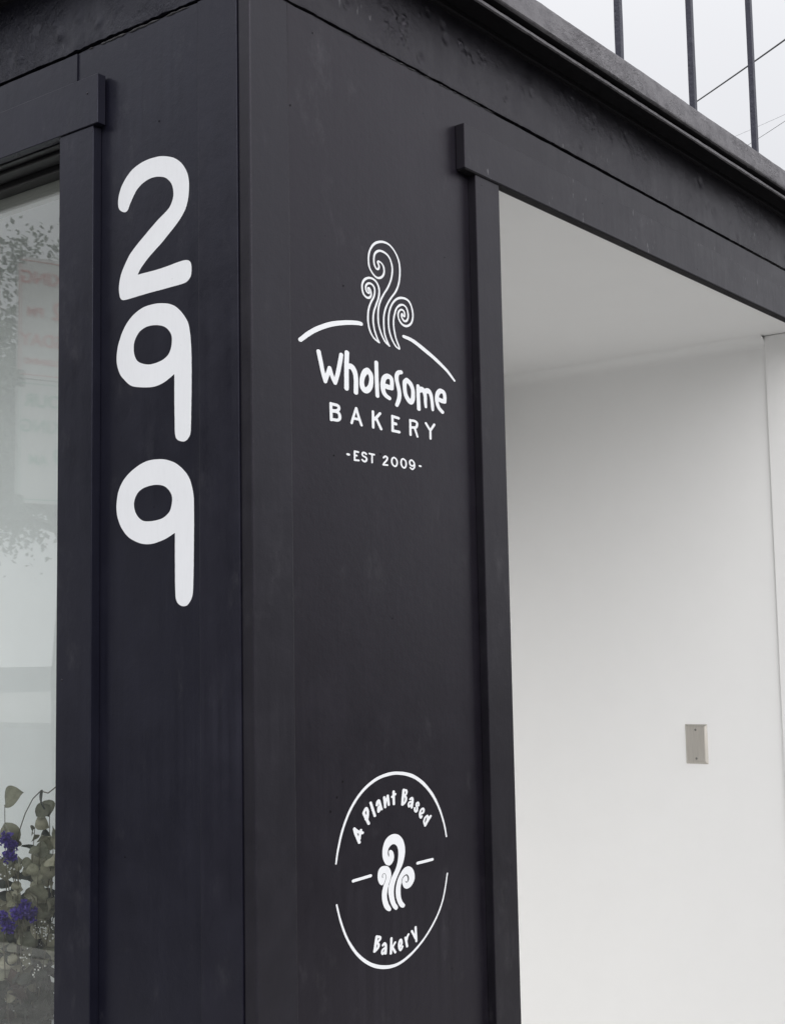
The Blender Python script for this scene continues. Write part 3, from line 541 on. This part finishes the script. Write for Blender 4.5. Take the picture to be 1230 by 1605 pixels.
for sz in (-1, 1):
    bm = bmesh.new(); bmesh.ops.create_cone(bm, cap_ends=True, segments=20, radius1=.0036, radius2=.0028, depth=.0014)
    for v in bm.verts: v.co = Vector((-v.co.z, v.co.x, v.co.y))
    bbox(bm, (-.0010, -.0026, -.0004), (-.0005, .0026, .0004))
    me = bpy.data.meshes.new('screw'); bm.to_mesh(me); bm.free(); me.materials.append(M['screw'])
    o = bpy.data.objects.new('screw', me); COL.objects.link(o); o.parent = pl; o.location = (-t-.0004, 0, sz*.0415); o.rotation_euler = (random.uniform(0, 3), 0, 0)

# --- painted numbers and logos
for ch, polys in NUM:
    letter_object('house_number', [], 'L', .73, B, .0007, polys=polys[:1], holes=polys[1:], d=.0005, label='hand painted white figure '+('two' if ch == '2' else 'nine'))
lg = empty('shop_logo', (0, 0, 0)); lg.parent = B
for s in LET['steam']: letter_object('steam_curl', [s], 'R', .63, lg, .00035, d=.0005)
for s in LET['arcs']: letter_object('arc_stroke', [s], 'R', .63, lg, .0005, d=.0005)
for w_ in ('wholesome', 'bakery', 'est'):
    letter_object('lettering', LET[w_], 'R', .63, lg, .00042, d=.0005)
rl = empty('round_logo', (0, 0, 0)); rl.parent = B
for s in LET['ring']: letter_object('ring_arc', [s], 'R', .63, rl, .0005, d=.0005)
for s in LET['dashes']: letter_object('dash', [s], 'R', .63, rl, .0005, d=.0005)
for w_ in ('plant', 'bakery2'): letter_object('lettering', LET[w_], 'R', .63, rl, .00035, d=.0005)
letter_object('steam_emblem', [], 'R', .63, rl, .00035, polys=SOLID[0], negs=SOLID[1], d=.0005)

# --- nail heads / dents on the boards
def nail(side, u, z, d, r=.0016):
    bm = bmesh.new(); bmesh.ops.create_uvsphere(bm, u_segments=10, v_segments=6, radius=r)
    for v in bm.verts: v.co = Vector((v.co.x, v.co.y, v.co.z)); v.co = fr(side, u, z, d) + Vector((v.co.x*(.45 if side == 'L' else 1), v.co.y*(.45 if side == 'R' else 1), v.co.z))
    bm_obj('nail_head', bm, M['board'], B, smooth=True)
for a in [('L', .336+.006, 2.528, .0207, .0022), ('L', .333, 2.462, .0182, .0012), ('L', .4, 1.57, .0182, .0022), ('R', .60, 2.455, .0172, .0012), ('R', 1.05, 2.535, .0202, .0012), ('R', 1.5, 2.49, .0202, .0012), ('R', .15, 2.59, .0006, .0014)]:
    nail(*a)

def hole(side, u, z, d, r):
    bm = bmesh.new(); n_ = 9; ce = bm.verts.new(fr(side, u, z, d)); rg_ = []
    for i in range(n_):
        a_ = 2*math.pi*i/n_; q = r*random.uniform(.65, 1.25); rg_.append(bm.verts.new(fr(side, u+q*1.2*math.cos(a_), z+q*1.4*math.sin(a_), d-.0001)))
    for i in range(n_): bm.faces.new((ce, rg_[i], rg_[(i+1) % n_]))
    bm_obj('nail_hole', bm, M['soffit'], B)
for (u, z, r) in ((.0945, 2.4525, .0013), (.2172, 2.1907, .0012), (.1874, 1.9128, .0013), (.3058, 1.9272, .0016), (.1837, 1.386, .0016), (.1979, 1.4088, .0014), (.1682, 1.3665, .0018), (.3976, 1.9108, .0012), (.33, 1.66, .001), (.50, 2.30, .0009)):
    hole('R', u, z, .0006, r)
for (u, z, r) in ((.2049, 1.8339, .0009), (.1928, 2.4479, .0012), (.27, 1.30, .0010)):
    hole('L', u, z, .0007, r)
for (u, z) in ((.3665, 2.6924), (.5578, 2.7237), (1.05, 2.70), (1.6, 2.735)):
    hole('R', u, z, .0062, .0018)

# ================================================================== RAILING ON THE ROOF TERRACE
rg = empty('terrace_railing', (0, 0, 2.84), label='dark metal railing of square upright bars standing on the cornice', cat='railing')
bar0 = None
for k in range(-3, 15):
    x = 1.1320+.3629*k
    if x < .05: continue
    if bar0 is None:
        bm = bmesh.new(); r_ = .0068
        n_ = 40; rows = []
        for i in range(n_+1):
            z = 2.800+1.0*i/n_; rows.append([bm.verts.new((sx*r_+.0005*n3(z, sx, 1, 9), sy*r_+.0004*n3(z, sy, 4, 9), z)) for sx, sy in ((-1, -1), (1, -1), (1, 1), (-1, 1))])
        for a, b in zip(rows[:-1], rows[1:]):
            for i in range(4): bm.faces.new((a[i], a[(i+1) % 4], b[(i+1) % 4], b[i]))
        bmesh.ops.recalc_face_normals(bm, faces=bm.faces)
        me = bpy.data.meshes.new('baluster'); bm.to_mesh(me); bm.free(); me.materials.append(M['iron']); bar0 = me
    for pos in ((x, -.030), (-.030, x)):
        o = bpy.data.objects.new('baluster', bar0); COL.objects.link(o); o.parent = rg
        o.location = (pos[0], pos[1], -2.84); o.rotation_euler = (0, 0, 0)
for lo, hi in (((-.04, -.045, 3.80), (EXT-.2, -.015, 3.83)), ((-.045, -.014, 3.80), (-.015, EXT-.2, 3.83))):
    wbox('top_rail', lo, hi, M['iron'], rg, .003)

# ================================================================== OVERHEAD WIRES
def ray(px, py):
    R_ = Vector((.6111, -.7913, -.0182)); U_ = Vector((-.0708, -.0776, .9945)); F_ = Vector((.7884, .6065, .1034))
    return F_+R_*((px-615)/2160.26)-U_*((py-802.5)/2160.26)
CAM = Vector((-1.4517, -1.3748, 1.6))
def wire(a, da, b, db, r, sag, lab):
    A_ = CAM+ray(*a).normalized()*da; B_ = CAM+ray(*b).normalized()*db; v = B_-A_
    A2 = A_-v*.15; B2 = B_+v*1.5
    pts = [A2.lerp(B2, i/60)+Vector((0, 0, -sag*math.sin(math.pi*i/60))) for i in range(61)]
    bm = tube_mesh(pts, r, 6); bm_obj('overhead_wire', bm, M['wire'], smooth=True, label=lab, cat='wire')
wire((1071, 172), 13, (1230, 55), 10, .0062, .03, 'thick black overhead wire rising steeply behind the right railing bars')
wire((1160, 234), 15, (1230, 186), 13, .0024, .02, 'thin overhead wire low beside the rightmost railing bar')
wire((1150, 214), 24, (1230, 177), 21, .0022, .02, 'faint thinner overhead wire just above the lower thin one')
# ================================================================== FLOWERS IN THE WINDOW
VX, VY, VZ = .205, .765, .70
va = lathe('vase', [(.045, 0), (.062, .01), (.075, .08), (.078, .15), (.068, .21), (.055, .235), (.060, .252), (.054, .250), (.050, .235), (.050, .15)], (VX, VY, VZ), M['ceramic'])
tag(va, 'white ceramic vase standing inside the shop window', 'vase')
def leaf_mesh(w, l, cup=.25, n=7, pointed=False):
    bm = bmesh.new(); rows = []
    for i in range(n+1):
        t = i/n; hw_ = w/2*(math.sin(math.pi*min(1, t*1.02))**(.62 if not pointed else 1.1))
        if t == 0: hw_ = w*.04
        rows.append([bm.verts.new((s*hw_, t*l, cup*l*(t*(1-t))*1.2+abs(s)*cup*hw_*.6+.06*l*math.sin(5*t+2*s))) for s in (-1, -.5, 0, .5, 1)])
    for a, b in zip(rows[:-1], rows[1:]):
        for i in range(4): bm.faces.new((a[i], a[i+1], b[i+1], b[i]))
    me = bpy.data.meshes.new('leaf'); bm.to_mesh(me); bm.free()
    for p in me.polygons: p.use_smooth = True
    return me
LM = {}
for nm, mat in (('euc', 'euc'), ('dark', 'euc_dark'), ('brown', 'brown_leaf')):
    LM[nm] = []
    for v in range(4):
        me = leaf_mesh(1.0 if nm == 'euc' else .55, 1.0, random.uniform(.12, .5), 7, nm != 'euc'); me.materials.append(M[mat]); LM[nm].append(me)
def put_leaf(par, p, dirv, up, size, kind):
    y = Vector(dirv).normalized(); x = y.cross(Vector(up)).normalized(); z = x.cross(y)
    m = Matrix((x, y, z)).transposed().to_4x4(); m = Matrix.Translation(Vector(p)-par.location) @ m @ Matrix.Diagonal((size*random.uniform(.85, 1.1), size, size, 1))
    o = bpy.data.objects.new('leaf', random.choice(LM[kind])); COL.objects.link(o); o.parent = par; o.matrix_basis = m
def stem_pts(tip, bend=.03, n=12):
    a = Vector((VX+random.uniform(-.02, .02), VY+random.uniform(-.02, .02), VZ+.10)); b = Vector(tip)
    mid = (a+b)/2+Vector((random.uniform(-bend, bend), random.uniform(-bend, bend), .05))
    return [(1-t)**2*a+2*t*(1-t)*mid+t*t*b for t in [i/n for i in range(n+1)]]
FWD = Vector((-.62, -.72, -.05))
def sprig(kind, tip, n, smin, smax, label, start=.35, group=None, name='eucalyptus_sprig'):
    pts = stem_pts(tip); root = empty(name, pts[0], label=label, cat='dried sprig', group=group)
    bm = tube_mesh(pts, [.0016*(1-.6*i/len(pts)) for i in range(len(pts))], 6)
    me = bpy.data.meshes.new('stem'); bmesh.ops.translate(bm, vec=-Vector(pts[0]), verts=bm.verts); bm.to_mesh(me); bm.free(); me.materials.append(M['stem'])
    o = bpy.data.objects.new('stem', me); COL.objects.link(o); o.parent = root
    for i in range(n):
        t = start+(1-start)*i/max(1, n-1); k = min(int(t*(len(pts)-1)), len(pts)-2); p = pts[k].lerp(pts[k+1], t*(len(pts)-1)-k)
        dv = Vector((random.uniform(-1, .6), random.uniform(-1, 1), random.uniform(-.5, 1)))
        up = FWD+Vector((random.uniform(-.6, .6), random.uniform(-.6, .6), random.uniform(-.3, .9)))
        put_leaf(root, p, dv, up, random.uniform(smin, smax)*(1.1-.3*t), kind)
    return root
def at(px, py, x=.2):
    r = ray(px, py); t = (x-CAM.x)/r.x; return CAM+r*t
sprig('euc', at(8, 1262), 7, .045, .07, 'eucalyptus sprig with the largest grey green round leaves at the window edge', .55)
sprig('euc', at(78, 1262, .22), 12, .030, .046, 'eucalyptus sprig with beige round leaves reaching highest beside the window casing', .5)
sprig('euc', at(55, 1298, .17), 12, .024, .038, 'eucalyptus sprig with small pale leaves in the middle of the bouquet', .45)
sprig('euc', at(82, 1345, .15), 12, .030, .050, 'eucalyptus sprig with broad beige leaves low against the casing', .4)
sprig('euc', at(30, 1352, .12), 14, .016, .028, 'eucalyptus sprig with tiny pale leaves in front of the purple flowers', .4)
sprig('euc', at(-20, 1380, .16), 12, .03, .048, 'eucalyptus sprig leaning to the left edge of the photo', .4)
sprig('dark', at(60, 1395, .225), 22, .035, .06, 'dark green leafy sprig at the back of the bouquet', .25, name='leafy_sprig')
sprig('dark', at(10, 1400, .235), 22, .035, .06, 'dark green leafy sprig at the back near the left edge', .2, name='leafy_sprig')
sprig('dark', at(86, 1420, .22), 20, .03, .055, 'dark green leafy sprig low beside the casing', .2, name='leafy_sprig')
sprig('dark', at(30, 1470, .16), 20, .03, .05, 'dark green leafy sprig drooping over the white vase', .2, name='leafy_sprig')
sprig('brown', at(22, 1535, .14), 9, .04, .07, 'brown dried leaves hanging at the bottom of the bouquet', .4, name='leafy_sprig')
sprig('brown', at(-5, 1560, .16), 9, .04, .07, 'reddish brown dried leaves at the lower left corner of the window', .4, name='leafy_sprig')
for (px, py, xx, kd, lab) in ((70, 1330, .225, 'dark', 'dark leafy sprig behind the beige leaves near the casing'), (45, 1440, .20, 'dark', 'dark leafy sprig below the middle purple heads'), (5, 1450, .24, 'dark', 'dark leafy sprig at the left edge below the purple heads'), (80, 1500, .18, 'dark', 'lowest dark leafy sprig beside the casing'), (15, 1345, .225, 'dark', 'dark leafy sprig behind the upper purple heads')):
    sprig(kd, at(px, py, xx), 24, .035, .06, lab, .2, name='leafy_sprig')
for (px, py, xx, lab) in ((64, 1318, .16, 'beige eucalyptus sprig crossing the middle right of the bouquet'), (20, 1400, .13, 'pale eucalyptus sprig between the two purple clumps'), (60, 1372, .12, 'palest eucalyptus sprig in front, right of the middle purple heads'), (84, 1300, .2, 'beige eucalyptus sprig half hidden by the window casing')):
    sprig('euc', at(px, py, xx), 13, .024, .042, lab, .5)
for (px, py, xx, lab) in ((12, 1545, .13, 'dark leaves low in front of the vase near the left edge'), (50, 1500, .125, 'dark leaves hanging in front of the white vase'), (78, 1565, .14, 'dark leaves lowest of all beside the casing'), (35, 1580, .12, 'dark leaves across the foot of the bouquet')):
    sprig('dark', at(px, py, xx), 16, .03, .055, lab, .35, name='leafy_sprig')
# bare twig arching over the top
pts = [at(22, 1335, .19), at(30, 1305, .19), at(40, 1275, .19), at(52, 1252, .19), at(64, 1240, .19), at(76, 1243, .19), at(90, 1232, .19)]
tw = empty('dry_twig', pts[0], label='thin bare twig arching over the top of the bouquet with one curled leaf', cat='twig')
P2 = []
for i in range(len(pts)-1):
    for k in range(4): P2.append(pts[i].lerp(pts[i+1], k/4))
P2.append(pts[-1])
bm = tube_mesh([p-pts[0] for p in [Vector((VX, VY, VZ+.1))]+P2], .0011, 6); me = bpy.data.meshes.new('stem'); bm.to_mesh(me); bm.free(); me.materials.append(M['stem'])
o = bpy.data.objects.new('stem', me); COL.objects.link(o); o.parent = tw
put_leaf(tw, at(66, 1238, .19), at(70, 1266, .19)-at(66, 1238, .19), FWD+Vector((0, .9, 0)), .036, 'dark')
# purple statice
def blob_cluster(name, centers, mat, r, n, spread, label, cat, part):
    pts = stem_pts(centers[0]); root = empty(name, pts[0], label=label, cat=cat); o0 = Vector(pts[0])
    bm = tube_mesh([p-o0 for p in pts], .0012, 5); me = bpy.data.meshes.new('stem'); bm.to_mesh(me); bm.free(); me.materials.append(M['stem'])
    o = bpy.data.objects.new('stem', me); COL.objects.link(o); o.parent = root
    for c in centers:
        bm = bmesh.new()
        for i in range(n):
            p = Vector(c)-o0+Vector([random.gauss(0, spread*q) for q in (.6, 1, .8)])
            if mat == 'purple':
                for k in range(5):
                    a = Vector([random.gauss(0, 1) for _ in range(3)]).normalized(); b = a.orthogonal().normalized()*r*.6
                    q = p+a*r*1.3; v = [bm.verts.new(p-b*.3), bm.verts.new(q-b), bm.verts.new(q+a*r*.4), bm.verts.new(q+b), bm.verts.new(p+b*.3)]; bm.faces.new(v)
            else:
                bmesh.ops.create_icosphere(bm, subdivisions=1, radius=r*random.uniform(.6, 1.2), matrix=Matrix.Translation(p))
        me = bpy.data.meshes.new(part); bm.to_mesh(me); bm.free(); me.materials.append(M[mat])
        o = bpy.data.objects.new(part, me); COL.objects.link(o); o.parent = root
blob_cluster('statice_sprig', [at(40, 1424, .12), at(30, 1432, .12), at(48, 1432, .12)], 'purple', .0040, 70, .0062, 'purple statice flower heads in the middle of the bouquet', 'flowers', 'flower_head')
blob_cluster('statice_sprig', [at(18, 1325, .14), at(10, 1315, .14), at(17, 1340, .14)], 'purple', .0038, 55, .0062, 'purple statice flower heads high at the left of the bouquet', 'flowers', 'flower_head')
blob_cluster('statice_sprig', [at(6, 1436, .12), at(13, 1452, .12)], 'purple', .0038, 50, .006, 'purple statice flower heads low at the left edge of the bouquet', 'flowers', 'flower_head')
blob_cluster('babys_breath_sprig', [at(78, 1450, .13), at(70, 1465, .13), at(84, 1475, .14), at(60, 1455, .14)], 'whitebud', .0016, 11, .010, 'tiny white buds beside the casing low in the bouquet', 'flowers', 'buds')
blob_cluster('babys_breath_sprig', [at(10, 1362, .13), at(8, 1345, .14), at(40, 1500, .11), at(60, 1520, .11)], 'whitebud', .0018, 10, .010, 'tiny white buds scattered in front of the dark leaves', 'flowers', 'buds')

# ================================================================== STREET BEHIND THE CAMERA (seen as reflections)
def text_obj(body, size, mat, parent, loc, sx=1.0):
    cu = bpy.data.curves.new('lettering', 'FONT'); cu.body = body; cu.size = size; cu.align_x = 'CENTER'; cu.align_y = 'CENTER'; cu.offset = .0012
    t_ = bpy.data.objects.new('lettering_source', cu); COL.objects.link(t_)
    dg = bpy.context.evaluated_depsgraph_get(); me = bpy.data.meshes.new_from_object(t_.evaluated_get(dg)); bpy.data.objects.remove(t_)
    me.materials.clear(); me.materials.append(mat); o = bpy.data.objects.new('lettering', me); COL.objects.link(o); o.parent = parent
    o.location = loc; o.rotation_euler = (math.pi/2, 0, 0); o.scale = (sx, 1, 1)
def sign(loc, rz, lines, mat, label, h=.457, w=.305):
    s = empty('parking_sign', loc, label=label, cat='street sign'); s.rotation_euler = (0, 0, rz)
    bm = bmesh.new(); bbox(bm, (-w/2, 0, -h/2), (w/2, .003, h/2))
    es = [e for e in bm.edges if abs(e.verts[0].co.y-e.verts[1].co.y) > .002]; bmesh.ops.bevel(bm, geom=es, offset=.03, segments=4, affect='EDGES')
    me = bpy.data.meshes.new('sign_plate'); bm.to_mesh(me); bm.free(); me.materials.append(M['signface']); o = bpy.data.objects.new('sign_plate', me); COL.objects.link(o); o.parent = s
    bm = bmesh.new()
    for a, b in (((-w/2+.012, -.0012, h/2-.016), (w/2-.012, -.0008, h/2-.012)), ((-w/2+.012, -.0012, -h/2+.012), (w/2-.012, -.0008, -h/2+.016)), ((-w/2+.008, -.0012, -h/2+.03), (-w/2+.012, -.0008, h/2-.03)), ((w/2-.012, -.0012, -h/2+.03), (w/2-.008, -.0008, h/2-.03))): bbox(bm, a, b)
    me = bpy.data.meshes.new('border'); bm.to_mesh(me); bm.free(); me.materials.append(mat); o = bpy.data.objects.new('border', me); COL.objects.link(o); o.parent = s
    for body, size, z, x in lines: text_obj(body, size, mat, s, (x, -.0015, z))
def mirror_pt(px, py, dist, gx=.070):
    p = CAM+ray(px, py).normalized()*dist; return Vector((2*gx-p.x, p.y, p.z))
SR = math.atan2(.292, .956)*1.0
c1 = mirror_pt(90, 503, 5.35); c2 = mirror_pt(90, 694, 5.25)
c2.x, c2.y = c1.x, c1.y
sign(c1, SR, [('PARKING', .068, .150, 0), ('12', .095, .03, -.025), ('PM', .05, .02, .085), ('TUESDAY', .066, -.085, 0), ('STREET CLEANING', .030, -.165, 0)], M['red'], 'white parking sign with red lettering, the upper one on the pole')
sign(c2, SR, [('2 HOUR', .068, .150, 0), ('PARKING', .066, .055, 0), ('9', .095, -.06, -.01), ('AM', .05, -.07, .07)], M['green'], 'white parking sign with green lettering, the lower one on the pole')
bm = tube_mesh([(c1.x-.125, c1.y-.005, 0), (c1.x-.125, c1.y-.005, c1.z+.16)], .024, 16)
bm_obj('sign_pole', bm, M['pole'], smooth=True, label='grey steel street pole holding the two parking signs', cat='pole')
def tree(loc, h, cr, label, n=5200, flat=.75, lsz=1.0):
    t = empty('street_tree', loc, label=label, cat='tree'); th = h-cr*1.0
    bm = tube_mesh([(0, 0, 0), (.05, .03, th*.4), (.02, -.05, th*.8), (.1, 0, h-.4)], [.14, .11, .09, .03], 10)
    tips = []
    for i in range(16):
        a = random.uniform(0, 6.28); e = random.uniform(.1, 1.1); r = cr*random.uniform(.6, .98)
        tip = Vector((math.cos(a)*math.cos(e)*r, math.sin(a)*math.cos(e)*r, th+math.sin(e)*r*flat)); tips.append(tip)
        st_ = Vector((.03, 0, th*random.uniform(.75, 1.0))); mid = (st_+tip)/2+Vector((0, 0, -.1))
        b2 = tube_mesh([st_, mid, tip], [.05, .03, .01], 6); me_ = bpy.data.meshes.new('x'); b2.to_mesh(me_); b2.free(); bm.from_mesh(me_); bpy.data.meshes.remove(me_)
    me = bpy.data.meshes.new('trunk'); bm.to_mesh(me); bm.free(); me.materials.append(M['bark']); o = bpy.data.objects.new('trunk', me); COL.objects.link(o); o.parent = t
    cl = []
    for tp in tips:
        for k in range(10): cl.append((tp*random.uniform(.75, 1.02)+Vector([random.gauss(0, .28) for _ in range(3)]), random.uniform(.15, .38)))
    V_ = []; Fc = []
    for i in range(n):
        c, r = random.choice(cl); p = c+Vector([random.gauss(0, r*.6) for _ in range(3)])
        a = Vector([random.gauss(0, 1) for _ in range(3)]).normalized(); b = a.orthogonal().normalized(); s = random.uniform(.05, .10)*lsz
        k = len(V_); V_ += [tuple(p), tuple(p+a*s*.6+b*s*.4), tuple(p+a*s*1.5), tuple(p+a*s*.6-b*s*.4)]; Fc.append((k, k+1, k+2, k+3))
    me = bpy.data.meshes.new('crown'); me.from_pydata(V_, [], Fc); me.materials.append(M['foliage']); o = bpy.data.objects.new('crown', me); COL.objects.link(o); o.parent = t
tree((-7.15, 9.35, 0), 6.15, 2.6, 'leafy street tree reflected in the shop window', 70000, lsz=.55)
tree((-9.5, 6.8, 0), 8.2, 3.0, 'tallest street tree across the road, left of the reflected one', 15000)
tree((-11.5, 12.0, 0), 8.6, 3.2, 'tall street tree farther up the road behind the reflected one', 13000)
tree((15.0, -15, 0), 5.4, 2.0, 'street tree across the side street', 5000)
def house(loc, w, d, h, col, label, rz=0):
    hs = empty('terraced_house', loc, label=label, cat='house'); hs.rotation_euler = (0, 0, rz)
    cm = simple('house render', col, .8, 0, .3, 20, .12, 2)
    def add(nm, boxes, mat, bev=0):
        bm = bmesh.new()
        for a, b in boxes: bbox(bm, a, b, bev)
        me = bpy.data.meshes.new(nm); bm.to_mesh(me); bm.free(); me.materials.append(mat); o = bpy.data.objects.new(nm, me); COL.objects.link(o); o.parent = hs; return o
    add('wall', [((-w/2, 0, 0), (w/2, d, h))], cm); add('roof', [((-w/2-.1, -.35, h), (w/2+.1, d, h+.35))], M['roof'])
    nw = max(2, int(w/1.9))
    for fl in range(int(h/3)):
        for i in range(nw):
            x = -w/2+w*(i+.5)/nw; z = .9+3*fl
            if fl == 0 and i == 0:
                add('door', [((x-.45, -.05, .05), (x+.45, .02, 2.2))], M['sash']); continue
            f = add('window_frame', [((x-.6, -.06, z), (x+.6, -.003, z+.08)), ((x-.6, -.06, z+1.52), (x+.6, -.003, z+1.6)), ((x-.6, -.06, z+.08), (x-.52, -.003, z+1.52)), ((x+.52, -.06, z+.08), (x+.6, -.003, z+1.52))], M['stop'])
            add('window_glass', [((x-.52, -.03, z+.08), (x+.52, -.004, z+1.52))], M['glass_dark'])
cols = [(.25, .24, .22), (.16, .19, .20), (.30, .26, .21), (.20, .17, .16), (.26, .27, .26)]
names = ['pale grey', 'slate blue', 'buff', 'brown', 'light stone']
for i in range(5):
    house((-25, -6+7.1*i, 0), 7, 9, (6.2, 7, 6, 7.2, 6.4)[i], cols[i], names[i]+' rendered house across the main street', math.pi/2)
for i in range(5):
    house((-4+7.1*i, -25, 0), 7, 9, (6.6, 6, 7.2, 6.3, 7)[i], cols[(i+2) % 5], names[(i+2) % 5]+' rendered house across the side street', math.pi)
